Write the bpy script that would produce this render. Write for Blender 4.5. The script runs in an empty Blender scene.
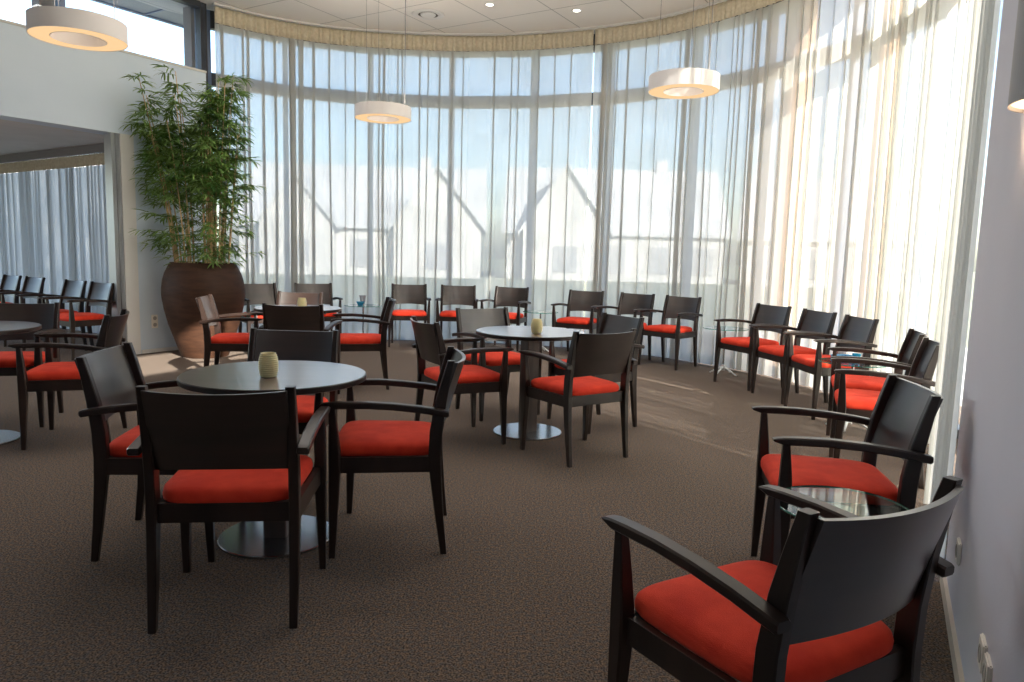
import bpy, bmesh, math, random
from mathutils import Vector, Matrix
PI = math.pi
scene = bpy.context.scene
C = scene.collection
rnd = random.Random(7)

# ------------------------------------------------------------------ materials
def mat(name, color, rough=0.5, spec=0.5, metal=0.0, coat=0.0, coat_rough=0.1):
    m = bpy.data.materials.new(name); m.use_nodes = True
    b = m.node_tree.nodes['Principled BSDF']
    b.inputs['Base Color'].default_value = (*color, 1)
    b.inputs['Roughness'].default_value = rough
    b.inputs['Specular IOR Level'].default_value = spec
    b.inputs['Metallic'].default_value = metal
    b.inputs['Coat Weight'].default_value = coat
    b.inputs['Coat Roughness'].default_value = coat_rough
    return m

def nd(m, kind): return m.node_tree.nodes.new(kind)
def ln(m, a, b): m.node_tree.links.new(a, b)
def bsdf(m): return m.node_tree.nodes['Principled BSDF']

def noise_color(m, c1, c2, scale=40, detail=4, stretch=(1, 1, 1), lo=0.35, hi=0.65, bump=0.0, bscale=None, coord='Object'):
    tc = nd(m, 'ShaderNodeTexCoord'); mp = nd(m, 'ShaderNodeMapping'); mp.inputs['Scale'].default_value = stretch
    no = nd(m, 'ShaderNodeTexNoise'); no.inputs['Scale'].default_value = scale; no.inputs['Detail'].default_value = detail
    cr = nd(m, 'ShaderNodeValToRGB'); e = cr.color_ramp.elements
    e[0].position = lo; e[0].color = (*c1, 1); e[1].position = hi; e[1].color = (*c2, 1)
    ln(m, tc.outputs[coord], mp.inputs['Vector']); ln(m, mp.outputs['Vector'], no.inputs['Vector'])
    ln(m, no.outputs['Fac'], cr.inputs['Fac']); ln(m, cr.outputs['Color'], bsdf(m).inputs['Base Color'])
    if bump:
        n2 = nd(m, 'ShaderNodeTexNoise'); n2.inputs['Scale'].default_value = bscale or scale; n2.inputs['Detail'].default_value = 3
        ln(m, mp.outputs['Vector'], n2.inputs['Vector'])
        bp = nd(m, 'ShaderNodeBump'); bp.inputs['Strength'].default_value = bump; bp.inputs['Distance'].default_value = 0.004
        ln(m, n2.outputs['Fac'], bp.inputs['Height']); ln(m, bp.outputs['Normal'], bsdf(m).inputs['Normal'])
    return m

WOOD = noise_color(mat('dark_wenge_wood', (0.02, 0.013, 0.011), 0.34, 0.38, coat=0.12, coat_rough=0.3),
                   (0.012, 0.0065, 0.005), (0.030, 0.016, 0.0115), scale=9, detail=6, stretch=(1, 1, 0.12))
BACKW = noise_color(mat('dark_wenge_veneer', (0.02, 0.013, 0.011), 0.32, 0.6, coat=0.7, coat_rough=0.32),
                    (0.012, 0.007, 0.0055), (0.030, 0.0165, 0.0125), scale=7, detail=6, stretch=(0.25, 1, 2.2))
RED = noise_color(mat('red_suede_fabric', (0.6, 0.04, 0.02), 0.85, 0.2), (0.66, 0.036, 0.016), (0.82, 0.062, 0.027),
                  scale=9, detail=5, bump=0.25, bscale=500)
bsdf(RED).inputs['Sheen Weight'].default_value = 0.15
bsdf(RED).inputs['Sheen Tint'].default_value = (1, 0.35, 0.25, 1)
TOPM = noise_color(mat('tabletop_laminate', (0.06, 0.04, 0.035), 0.28, 0.8, coat=1.0, coat_rough=0.2),
                   (0.085, 0.054, 0.058), (0.125, 0.082, 0.086), scale=5, detail=6, stretch=(0.15, 2, 1))
bsdf(TOPM).inputs['IOR'].default_value = 2.7; bsdf(TOPM).inputs['Coat IOR'].default_value = 2.3
COLM = noise_color(mat('brown_column_veneer', (0.05, 0.03, 0.025), 0.45), (0.045, 0.03, 0.025), (0.075, 0.05, 0.04), scale=8, detail=5, stretch=(3, 3, 0.2))
STEEL = mat('brushed_steel', (0.52, 0.55, 0.58), 0.22, 0.5, 1.0)
CHROME = mat('chrome', (0.8, 0.82, 0.84), 0.12, 0.5, 1.0)
WHITEMET = mat('white_lacquered_metal', (0.75, 0.76, 0.76), 0.3)
BLACKR = mat('black_rubber', (0.01, 0.01, 0.01), 0.6)
FRAME = mat('dark_window_frame', (0.05, 0.055, 0.065), 0.4)
FRAMEB = mat('blue_grey_frame', (0.16, 0.22, 0.34), 0.4)
WHITE = mat('white_paint', (0.78, 0.78, 0.76), 0.6)
PLASTIC = mat('white_plastic', (0.9, 0.87, 0.80), 0.35)
PLASTICD = mat('outlet_recess', (0.45, 0.44, 0.42), 0.5)
WALLL = noise_color(mat('pale_blue_wall', (0.62, 0.68, 0.74), 0.75, 0.3), (0.63, 0.73, 0.83), (0.66, 0.76, 0.86), scale=1.5, bump=0.08, bscale=160)
WALLR = noise_color(mat('grey_lilac_wall', (0.5, 0.5, 0.56), 0.75, 0.3), (0.68, 0.68, 0.76), (0.72, 0.715, 0.79), scale=1.2, bump=0.15, bscale=120)
SOFF = noise_color(mat('annex_ceiling_panels', (0.6, 0.56, 0.52), 0.8), (0.62, 0.57, 0.53), (0.68, 0.63, 0.59), scale=2)
BULK = mat('grey_bulkhead', (0.2, 0.19, 0.2), 0.7)
TAPE = noise_color(mat('beige_heading_tape', (0.62, 0.56, 0.42), 0.9, 0.1), (0.58, 0.52, 0.38), (0.68, 0.62, 0.48), scale=30)
SOIL = noise_color(mat('potting_soil', (0.03, 0.02, 0.015), 0.95), (0.02, 0.013, 0.01), (0.06, 0.04, 0.03), scale=60, bump=0.8, bscale=80)
POT = noise_color(mat('brown_earthenware', (0.08, 0.042, 0.026), 0.6, 0.25), (0.032, 0.0135, 0.0075), (0.056, 0.024, 0.0125), scale=6, detail=8,
                  stretch=(1, 1, 5), bump=0.5, bscale=30)
CANE = noise_color(mat('bamboo_cane', (0.5, 0.33, 0.15), 0.5), (0.48, 0.31, 0.14), (0.78, 0.56, 0.30), scale=12, stretch=(1, 1, 0.5))
LEAF = noise_color(mat('bamboo_leaf', (0.06, 0.13, 0.03), 0.45), (0.06, 0.16, 0.04), (0.30, 0.44, 0.13), scale=5, detail=3)
def leaf_translucent(m):
    nt = m.node_tree; out = [n for n in nt.nodes if n.type == 'OUTPUT_MATERIAL'][0]
    t = nd(m, 'ShaderNodeBsdfTranslucent'); t.inputs['Color'].default_value = (0.22, 0.36, 0.05, 1)
    mx = nd(m, 'ShaderNodeMixShader'); mx.inputs['Fac'].default_value = 0.3
    ln(m, bsdf(m).outputs['BSDF'], mx.inputs[1]); ln(m, t.outputs['BSDF'], mx.inputs[2]); ln(m, mx.outputs['Shader'], out.inputs['Surface'])
leaf_translucent(LEAF)


def carpet():
    m = mat('brown_loop_carpet', (0.1, 0.08, 0.07), 0.95, 0.1)
    tc = nd(m, 'ShaderNodeTexCoord')
    a = nd(m, 'ShaderNodeTexNoise'); a.inputs['Scale'].default_value = 150; a.inputs['Detail'].default_value = 3
    b = nd(m, 'ShaderNodeTexNoise'); b.inputs['Scale'].default_value = 55; b.inputs['Detail'].default_value = 3
    l = nd(m, 'ShaderNodeTexNoise'); l.inputs['Scale'].default_value = 1.1; l.inputs['Detail'].default_value = 2
    for n in (a, b, l): ln(m, tc.outputs['Object'], n.inputs['Vector'])
    ca = nd(m, 'ShaderNodeValToRGB'); e = ca.color_ramp.elements
    e[0].position = 0.36; e[0].color = (0.048, 0.038, 0.033, 1); e[1].position = 0.66; e[1].color = (0.27, 0.22, 0.185, 1)
    cb = nd(m, 'ShaderNodeValToRGB'); e = cb.color_ramp.elements
    e[0].position = 0.38; e[0].color = (0.78, 0.86, 0.95, 1); e[1].position = 0.62; e[1].color = (1.2, 1.02, 0.85, 1)
    mx = nd(m, 'ShaderNodeMix'); mx.data_type = 'RGBA'; mx.blend_type = 'MULTIPLY'; mx.inputs['Factor'].default_value = 1
    ln(m, a.outputs['Fac'], ca.inputs['Fac']); ln(m, b.outputs['Fac'], cb.inputs['Fac'])
    ln(m, ca.outputs['Color'], mx.inputs['A']); ln(m, cb.outputs['Color'], mx.inputs['B'])
    ln(m, mx.outputs['Result'], bsdf(m).inputs['Base Color'])
    bp = nd(m, 'ShaderNodeBump'); bp.inputs['Strength'].default_value = 0.7; bp.inputs['Distance'].default_value = 0.006
    ln(m, a.outputs['Fac'], bp.inputs['Height']); ln(m, bp.outputs['Normal'], bsdf(m).inputs['Normal'])
    return m
CARPET = carpet()

def ceiling_mat():
    m = mat('white_ceiling_panels', (0.7, 0.69, 0.66), 0.8, 0.2)
    geo = nd(m, 'ShaderNodeTexCoord'); mp = nd(m, 'ShaderNodeMapping'); mp.vector_type = 'POINT'
    mp.inputs['Rotation'].default_value = (0, 0, math.radians(-59))
    ln(m, geo.outputs['Object'], mp.inputs['Vector'])
    sx = nd(m, 'ShaderNodeSeparateXYZ'); ln(m, mp.outputs['Vector'], sx.inputs['Vector'])
    def line(out, off):
        a = nd(m, 'ShaderNodeMath'); a.operation = 'ADD'; a.inputs[1].default_value = off; ln(m, out, a.inputs[0])
        p = nd(m, 'ShaderNodeMath'); p.operation = 'PINGPONG'; p.inputs[1].default_value = 0.44; ln(m, a.outputs[0], p.inputs[0])
        l = nd(m, 'ShaderNodeMath'); l.operation = 'LESS_THAN'; l.inputs[1].default_value = 0.007; ln(m, p.outputs[0], l.inputs[0])
        return l.outputs[0]
    x = line(sx.outputs['X'], -0.26); y = line(sx.outputs['Y'], -0.07)
    mxx = nd(m, 'ShaderNodeMath'); mxx.operation = 'MAXIMUM'; ln(m, x, mxx.inputs[0]); ln(m, y, mxx.inputs[1])
    mix = nd(m, 'ShaderNodeMix'); mix.data_type = 'RGBA'
    mix.inputs['A'].default_value = (0.84, 0.81, 0.76, 1); mix.inputs['B'].default_value = (0.46, 0.45, 0.42, 1)
    ln(m, mxx.outputs[0], mix.inputs['Factor']); ln(m, mix.outputs['Result'], bsdf(m).inputs['Base Color'])
    return m
CEILM = ceiling_mat()

def sheer(name, t, col, tl=0.6, weave=900):
    """woven sheer: part of the light passes straight through the weave, the threads scatter the rest"""
    m = bpy.data.materials.new(name); m.use_nodes = True; nt = m.node_tree; nt.nodes.clear()
    out = nd(m, 'ShaderNodeOutputMaterial'); tr = nd(m, 'ShaderNodeBsdfTransparent'); tr.inputs['Color'].default_value = (0.97, 0.985, 1, 1)
    df = nd(m, 'ShaderNodeBsdfDiffuse'); tn = nd(m, 'ShaderNodeBsdfTranslucent')
    df.inputs['Color'].default_value = (*col, 1); tn.inputs['Color'].default_value = (*col, 1)
    a = nd(m, 'ShaderNodeMixShader'); a.inputs['Fac'].default_value = tl
    ln(m, df.outputs[0], a.inputs[1]); ln(m, tn.outputs[0], a.inputs[2])
    tc = nd(m, 'ShaderNodeTexCoord'); no = nd(m, 'ShaderNodeTexNoise'); no.inputs['Scale'].default_value = 3; no.inputs['Detail'].default_value = 2
    ln(m, tc.outputs['Object'], no.inputs['Vector'])
    mr = nd(m, 'ShaderNodeMapRange'); mr.inputs['From Min'].default_value = 0.3; mr.inputs['From Max'].default_value = 0.7
    mr.inputs['To Min'].default_value = t + 0.03; mr.inputs['To Max'].default_value = t - 0.03
    ln(m, no.outputs['Fac'], mr.inputs['Value'])
    b = nd(m, 'ShaderNodeMixShader'); ln(m, mr.outputs[0], b.inputs['Fac']); ln(m, a.outputs[0], b.inputs[1]); ln(m, tr.outputs[0], b.inputs[2])
    ln(m, b.outputs[0], out.inputs['Surface'])
    return m
SHEER = sheer('ivory_sheer_voile', 0.165, (0.66, 0.65, 0.61), 0.60)
SHEER2 = sheer('pale_sheer_voile', 0.03, (0.62, 0.64, 0.65))

def thin_glass(name, tint, refl=0.08, rough=0.02):
    m = bpy.data.materials.new(name); m.use_nodes = True; nt = m.node_tree; nt.nodes.clear()
    out = nd(m, 'ShaderNodeOutputMaterial'); tr = nd(m, 'ShaderNodeBsdfTransparent'); tr.inputs['Color'].default_value = (*tint, 1)
    gl = nd(m, 'ShaderNodeBsdfGlossy'); gl.inputs['Roughness'].default_value = rough
    fr = nd(m, 'ShaderNodeFresnel'); ge = nd(m, 'ShaderNodeNewGeometry'); io = nd(m, 'ShaderNodeMapRange'); io.inputs['To Min'].default_value = 1.5; io.inputs['To Max'].default_value = 1 / 1.5
    ln(m, ge.outputs['Backfacing'], io.inputs['Value']); ln(m, io.outputs[0], fr.inputs['IOR'])
    mx = nd(m, 'ShaderNodeMixShader'); ln(m, fr.outputs[0], mx.inputs['Fac']); ln(m, tr.outputs[0], mx.inputs[1]); ln(m, gl.outputs[0], mx.inputs[2])
    ln(m, mx.outputs[0], out.inputs['Surface'])
    return m
PANE = thin_glass('window_glass', (0.95, 0.97, 0.98))
TGLASS = thin_glass('table_glass', (0.72, 0.82, 0.79))
TEDGE = mat('green_glass_edge', (0.05, 0.22, 0.17), 0.1, 0.8)
BLUEGL = mat('blue_glass', (0.05, 0.55, 0.88), 0.12, 0.6); bsdf(BLUEGL).inputs['Transmission Weight'].default_value = 0.6
CLEARGL = mat('frosted_clear_glass', (0.85, 0.85, 0.88), 0.15, 0.5); bsdf(CLEARGL).inputs['Transmission Weight'].default_value = 0.7
YELLOWGL = mat('frosted_yellow_glass', (0.98, 0.82, 0.44), 0.35, 0.5)
bsdf(YELLOWGL).inputs['Transmission Weight'].default_value = 0.3; bsdf(YELLOWGL).inputs['Subsurface Weight'].default_value = 0.5; bsdf(YELLOWGL).inputs['Subsurface Radius'].default_value = (0.03, 0.025, 0.012)

def emit(name, col, s):
    m = bpy.data.materials.new(name); m.use_nodes = True; nt = m.node_tree; nt.nodes.clear()
    out = nd(m, 'ShaderNodeOutputMaterial'); e = nd(m, 'ShaderNodeEmission'); e.inputs['Color'].default_value = (*col, 1); e.inputs['Strength'].default_value = s
    ln(m, e.outputs[0], out.inputs['Surface']); return m
LAMPGLOW = emit('warm_lamp_diffuser', (1.0, 0.66, 0.35), 0.75)
BULBGLOW = emit('downlight_glow', (1.0, 0.93, 0.8), 6.0)
SHADE = mat('white_textile_shade', (0.80, 0.76, 0.73), 0.8, 0.2)
WIRE = mat('thin_steel_wire', (0.12, 0.12, 0.12), 0.5, 0.3, 0.0)

# exterior
GRASS = noise_color(mat('lawn_grass', (0.10, 0.20, 0.05), 0.9, 0.1), (0.19, 0.205, 0.145), (0.25, 0.265, 0.19), scale=0.6, detail=6)
BRICK = noise_color(mat('peach_brick', (0.62, 0.40, 0.26), 0.85, 0.2), (0.60, 0.37, 0.24), (0.70, 0.47, 0.32), scale=14)
HWALL = mat('white_render', (0.47, 0.465, 0.46), 0.85); HROOF = noise_color(mat('grey_roof_tiles', (0.42, 0.43, 0.46), 0.8), (0.40, 0.41, 0.43), (0.47, 0.48, 0.50), scale=3)
HWIN = mat('dark_house_window', (0.3, 0.31, 0.33), 0.3); HEDGE = noise_color(mat('hedge_leaves', (0.05, 0.1, 0.03), 0.9), (0.16, 0.20, 0.11), (0.26, 0.30, 0.18), scale=4, detail=6, bump=1, bscale=9)
EAVE = mat('grey_metal_soffit', (0.45, 0.46, 0.47), 0.5)

# ------------------------------------------------------------------ helpers
def link(o, parent=None):
    C.objects.link(o)
    if parent is not None: o.parent = parent
    return o
def obj(name, bm, m, parent=None, smooth=False, loc=None, autosmooth=None):
    me = bpy.data.meshes.new(name); bmesh.ops.recalc_face_normals(bm, faces=bm.faces[:]); bm.to_mesh(me); bm.free()
    for mm in (m if isinstance(m, (list, tuple)) else [m]): me.materials.append(mm)
    if smooth:
        me.polygons.foreach_set('use_smooth', [True] * len(me.polygons))
    o = bpy.data.objects.new(name, me)
    if smooth and autosmooth:
        me.set_sharp_from_angle(angle=math.radians(autosmooth))
    if loc is not None: o.location = loc
    return link(o, parent)
def thing(name, label, cat, loc=(0, 0, 0), rz=0, group=None):
    o = bpy.data.objects.new(name, None); o.empty_display_size = 0.1; link(o)
    o.location = loc; o.rotation_euler = (0, 0, rz); return tag(o, label, cat, group)
def tag(o, label, cat, group=None):
    o['label'] = label; o['category'] = cat
    if group: o['group'] = group
    return o
def struct(o): o['kind'] = 'structure'; return o

def box(bm, x0, x1, y0, y1, z0, z1, mi=0):
    vs = [bm.verts.new((x, y, z)) for z in (z0, z1) for x, y in ((x0, y0), (x1, y0), (x1, y1), (x0, y1))]
    for f in ((3, 2, 1, 0), (4, 5, 6, 7), (0, 1, 5, 4), (1, 2, 6, 5), (2, 3, 7, 6), (3, 0, 4, 7)):
        bm.faces.new([vs[i] for i in f]).material_index = mi
def prism(bm, pts, z0, z1, mi=0):
    a = [bm.verts.new((x, y, z0)) for x, y in pts]; b = [bm.verts.new((x, y, z1)) for x, y in pts]; n = len(pts)
    bm.faces.new(a[::-1]).material_index = mi; bm.faces.new(b).material_index = mi
    for i in range(n): bm.faces.new((a[i], a[(i + 1) % n], b[(i + 1) % n], b[i])).material_index = mi
def loft(bm, rings, cap=True, mi=0):
    R = [[bm.verts.new(p) for p in r] for r in rings]; n = len(R[0])
    for a, b in zip(R, R[1:]):
        for i in range(n): bm.faces.new((a[i], a[(i + 1) % n], b[(i + 1) % n], b[i])).material_index = mi
    if cap:
        bm.faces.new(R[0][::-1]).material_index = mi; bm.faces.new(R[-1]).material_index = mi
    return R
def rect8(hx, hy, c=0.22):
    k = min(hx, hy) * c
    return [(-hx + k, -hy), (hx - k, -hy), (hx, -hy + k), (hx, hy - k), (hx - k, hy), (-hx + k, hy), (-hx, hy - k), (-hx, -hy + k)]
def post(bm, st, c=0.22):          # st: (x, y, z, hx, hy) horizontal sections up a leg
    loft(bm, [[(x + u, y + v, z) for u, v in rect8(hx, hy, c)] for x, y, z, hx, hy in st])
def lathe(bm, prof, n=48, closed=False, mi=0):
    R = [[(r * math.cos(2 * PI * i / n), r * math.sin(2 * PI * i / n), z) for i in range(n)] for r, z in prof]
    V = [[bm.verts.new(p) for p in r] for r in R]
    pairs = list(zip(V, V[1:])) + ([(V[-1], V[0])] if closed else [])
    for a, b in pairs:
        for i in range(n): bm.faces.new((a[i], a[(i + 1) % n], b[(i + 1) % n], b[i])).material_index = mi
    if not closed:
        if prof[0][0] > 1e-6: bm.faces.new(V[0][::-1]).material_index = mi
        if prof[-1][0] > 1e-6: bm.faces.new(V[-1]).material_index = mi
    return V
def tube(bm, pts, r, n=8, mi=0):
    pts = [Vector(p) for p in pts]; rings = []
    rr = r if isinstance(r, (list, tuple)) else [r] * len(pts)
    for i, p in enumerate(pts):
        d = (pts[min(i + 1, len(pts) - 1)] - pts[max(i - 1, 0)]).normalized()
        a = d.orthogonal().normalized() if abs(d.z) > 0.99 else d.cross(Vector((0, 0, 1))).normalized(); b = d.cross(a)
        rings.append([p + (a * math.cos(2 * PI * k / n) + b * math.sin(2 * PI * k / n)) * rr[i] for k in range(n)])
    loft(bm, rings, mi=mi)

# ------------------------------------------------------------------ camera
F_PX, PITCH, ROLL, CAM_H = 720.85, 0.11956, 0.02654, 1.2909
fw = Vector((0, math.cos(PITCH), -math.sin(PITCH))); up = Vector((0, math.sin(PITCH), math.cos(PITCH))); rt = Vector((1, 0, 0))
Rv = math.cos(ROLL) * rt + math.sin(ROLL) * up; Uv = -math.sin(ROLL) * rt + math.cos(ROLL) * up
cd = bpy.data.cameras.new('camera'); cam = link(bpy.data.objects.new('camera', cd))
cam.matrix_world = Matrix(((Rv.x, Uv.x, -fw.x, 0), (Rv.y, Uv.y, -fw.y, 0), (Rv.z, Uv.z, -fw.z, CAM_H), (0, 0, 0, 1)))
cd.sensor_width = 36; cd.lens = F_PX / 1024 * 36; cd.clip_start = 0.05; cd.clip_end = 500
scene.camera = cam

# ------------------------------------------------------------------ plan of the room
CTRL = [(-3.86, 9.40), (-3.32, 9.86), (-2.6, 10.22), (-1.79, 10.38), (-0.9, 10.42), (0, 10.30), (0.95, 9.97), (1.73, 9.5), (2.26, 8.94), (2.71, 8.3),
        (2.96, 7.75), (3.10, 7.2), (3.17, 6.6), (3.17, 6.0), (3.10, 5.4), (2.94, 4.8), (2.68, 4.3), (2.33, 3.85), (2.1, 3.4), (1.86, 2.93)]
def catmull(P, n=24):
    out = []; Q = [2 * Vector(P[0]) - Vector(P[1])] + [Vector(p) for p in P] + [2 * Vector(P[-1]) - Vector(P[-2])]
    for i in range(1, len(Q) - 2):
        for k in range(n):
            t = k / n; a, b, c, d = Q[i - 1], Q[i], Q[i + 1], Q[i + 2]
            out.append(0.5 * (2 * b + (c - a) * t + (2 * a - 5 * b + 4 * c - d) * t * t + (3 * b - a - 3 * c + d) * t ** 3))
    out.append(Q[-2].copy()); return out
CUR = catmull(CTRL)
ACC = [0.0]
for a, b in zip(CUR, CUR[1:]): ACC.append(ACC[-1] + (b - a).length)
LEN = ACC[-1]
def at(s):                                   # point and outward normal at arc length s along the curtain line
    s = min(max(s, 0), LEN)
    lo, hi = 0, len(ACC) - 1
    while hi - lo > 1:
        m = (lo + hi) // 2
        if ACC[m] <= s: lo = m
        else: hi = m
    f = (s - ACC[lo]) / (ACC[hi] - ACC[lo]); p = CUR[lo].lerp(CUR[hi], f)
    a = CUR[max(lo - 6, 0)]; b = CUR[min(hi + 6, len(CUR) - 1)]; d = (b - a).normalized()
    return p, Vector((-d.y, d.x)), d
def s_of(x, y):
    v = Vector((x, y)); i = min(range(len(CUR)), key=lambda k: (CUR[k] - v).length); return ACC[i]
CEIL = 4.30
LW0 = Vector((-4.50, 8.36)); LWD = Vector((0.535, 0.845)).normalized()        # left wall line, pot side
LWE = Vector((-3.90, 9.30))
RW1 = Vector((1.80, 2.83)); RWD = Vector((0.461, 0.887)).normalized()          # right wall line
def lw(t): return LW0 + LWD * t
def rw(t): return RW1 - RWD * t

# floor
bm = bmesh.new(); box(bm, -12, 4.2, -5, 13, -0.12, 0); o = struct(obj('floor', bm, CARPET))
# ceiling of the tall room (over the curved facade with its overhang)
edge = []
for k in range(41):
    p, n, d = at(LEN * k / 40); edge.append(p + n * (0.75 if k < 37 else 0.32))
A = LWE + Vector((-0.2, 0.12)); far = lw(-13)
pts = [tuple(lw(-15)), tuple(A + Vector((-0.5, 0.3)))] + [tuple(p) for p in edge[1:]] + [tuple(RW1 + Vector((0.12, -0.05))), tuple(rw(9) + Vector((0.12, -0.06)))]
bm = bmesh.new(); prism(bm, pts, CEIL, CEIL + 0.3); struct(obj('ceiling', bm, CEILM))

# left wall: solid beside the pot, fascia above the opening; glazing above
LT = 3.43
bm = bmesh.new()
nl = Vector((-LWD.y, LWD.x))                 # outward (to the left)
def wallquad(bm, p, q, z0, z1, th, nrm, mi=0):
    prism(bm, [tuple(p), tuple(q), tuple(q + nrm * th), tuple(p + nrm * th)], z0, z1, mi)
LWEe = LW0 + LWD * 1.118
wallquad(bm, LW0, LWEe, 0, LT, 0.28, nl)
wallquad(bm, lw(-5.5), LW0, 2.53, LT, 0.28, nl)
struct(obj('wall_left', bm, WALLL))
bm = bmesh.new(); wallquad(bm, LW0 - LWD * 0.005, LW0 + LWD * 0.15, 0, 2.53, 0.02, -nl); struct(obj('trim_jamb', bm, WHITE))
bm = bmesh.new(); wallquad(bm, LW0 - LWD * 0.05, LW0 - LWD * 0.005, 0, 2.53, 0.24, nl); wallquad(bm, LW0 - LWD * 0.10, LW0 - LWD * 0.055, 0, 2.53, 0.05, nl)
struct(obj('trim_opening', bm, mat('aluminium_profile', (0.42, 0.44, 0.48), 0.35, 0.5, 0.7)))
bm = bmesh.new(); wallquad(bm, lw(-5.5), LWEe, LT, LT + 0.025, 0.30, nl); wallquad(bm, lw(-5.5), LWEe, LT, LT + 0.025, 0.015, -nl); struct(obj('trim_ledge', bm, mat('pale_ledge', (0.66, 0.66, 0.62), 0.5)))
bm = bmesh.new(); wallquad(bm, LW0 + LWD * 0.17, LWEe, 0, 0.045, 0.012, -nl); struct(obj('baseboard_left', bm, WHITE))
# glazing over the left wall
w = struct(thing_ := bpy.data.objects.new('window_30', None)); link(w)
bm = bmesh.new(); wallquad(bm, lw(-12), LWEe - LWD * 0.0, LT + 0.03, CEIL - 0.05, 0.006, nl); 
g = obj('pane', bm, PANE, w); g.location = (nl.x * 0.16, nl.y * 0.16, 0)
def bar(p, wd, th, z0, z1, m, name, parent, off=0.1):
    bm = bmesh.new(); c = p + nl * off
    prism(bm, [tuple(c - LWD * wd / 2), tuple(c + LWD * wd / 2), tuple(c + LWD * wd / 2 + nl * th), tuple(c - LWD * wd / 2 + nl * th)], z0, z1)
    return obj(name, bm, m, parent)
for t in (-0.50, -3.2, -5.4): bar(lw(t), 0.055, 0.10, LT, CEIL, FRAMEB, 'mullion', w)
bar(LWEe + LWD * 0.05, 0.055, 0.14, LT, CEIL, FRAMEB, 'mullion', w)
bm = bmesh.new(); wallquad(bm, lw(-12) + nl * 0.08, LWEe + nl * 0.08, CEIL - 0.07, CEIL - 0.001, 0.1, nl); obj('head_rail', bm, FRAME, w)
# roof eave and post outside that glazing
bm = bmesh.new(); wallquad(bm, lw(-13) + nl * 0.3, LWEe + nl * 0.3 + LWD * 0.6, CEIL + 0.02, CEIL + 0.06, 1.0, nl)
ev = struct(obj('trim_eave', bm, EAVE))
bm = bmesh.new()
for k in range(14): wallquad(bm, lw(-8 + k * 0.7) + nl * 0.3, lw(-8 + k * 0.7) + LWD * 0.03 + nl * 0.3, CEIL + 0.005, CEIL + 0.02, 1.0, nl)
wallquad(bm, lw(-13) + nl * 1.25, LWEe + nl * 1.25 + LWD * 0.6, CEIL + 0.0, CEIL + 0.08, 0.06, nl)
obj('eave_joint', bm, FRAMEB, ev)
for i, t in enumerate((1.16, -0.62)):
    bm = bmesh.new(); c = lw(t) + nl * 0.34
    prism(bm, [tuple(c), tuple(c + LWD * 0.16), tuple(c + LWD * 0.16 + nl * 0.16), tuple(c + nl * 0.16)], 2.6, CEIL + 0.03)
    struct(obj('trim_%d' % (i + 20), bm, mat('concrete_post', (0.30, 0.29, 0.29), 0.8)))
# corner post between wall and curved glazing
bm = bmesh.new(); c = LWEe + LWD * 0.06 + nl * 0.10
prism(bm, [tuple(c - LWD * 0.05), tuple(c + LWD * 0.04), tuple(c + LWD * 0.04 + nl * 0.1), tuple(c - LWD * 0.05 + nl * 0.1)], 0, CEIL)
struct(obj('trim_corner', bm, FRAME))

# annex behind the opening: ceiling, curtain wall, glazing
AC0 = Vector((-4.85, 9.35)); ACD = Vector((-2.75, 1.82)).normalized()
an = Vector((-ACD.y, ACD.x)) * -1            # away from the room
bm = bmesh.new(); prism(bm, [tuple(lw(-5.5) + nl * 0.27), tuple(LW0 + LWD * 1.1 + nl * 0.27), tuple(AC0 + an * 0.35 - ACD * 0.2), tuple(AC0 + ACD * 6.5 + an * 0.35), tuple(lw(-5.5) + nl * 5)], 2.61, 2.80)
struct(obj('ceiling_annex', bm, SOFF))
bm = bmesh.new()
for k in range(3):
    q = LW0 + LWD * (-0.9 - k * 1.8) + nl * 0.28
    wallquad(bm, q, q + nl * 4.5, 2.606, 2.611, 0.014, LWD)
struct(obj('trim_annex_joint', bm, BULK))
bm = bmesh.new(); wallquad(bm, AC0 - ACD * 0.05, AC0 + ACD * 6.5, 2.50, 2.61, 0.06, an); struct(obj('trim_bulkhead', bm, BULK))
bm = bmesh.new(); wallquad(bm, AC0 - ACD * 0.30, AC0 - ACD * 0.0, 0, 2.61, 0.3, an); struct(obj('wall_annex', bm, BULK))
w = struct(link(bpy.data.objects.new('window_31', None)))
for k in range(5):
    bm = bmesh.new(); q = AC0 + ACD * (0.02 + 1.3 * k) + an * 0.3
    wallquad(bm, q, q + ACD * 0.06, 0, 2.61, 0.08, an); obj('mullion', bm, FRAME, w)
bm = bmesh.new(); wallquad(bm, AC0 + an * 0.33, AC0 + ACD * 6.5 + an * 0.33, 0, 2.61, 0.006, an); obj('pane', bm, PANE, w)

w = struct(link(bpy.data.objects.new('window_33', None)))  # added unseen glazing, lets in daylight to brighten the right wall
for k in range(6):
    bm = bmesh.new(); wallquad(bm, lw(-5.6 - 1.4 * k), lw(-5.6 - 1.4 * k) - LWD * 0.06, 0, CEIL, 0.1, nl); obj('mullion', bm, FRAMEB, w)
bm = bmesh.new(); wallquad(bm, lw(-9), lw(-5.5), 0, 3.4, 0.2, nl); struct(obj('added_glare_block', bm, BULK))  # added unseen dark wall, keeps the glazing's glare off the side room chairs
bm = bmesh.new(); wallquad(bm, lw(-12.6) + nl * .05, lw(-5.6) + nl * .05, 0, CEIL, 0.006, nl); obj('pane', bm, PANE, w)

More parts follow.
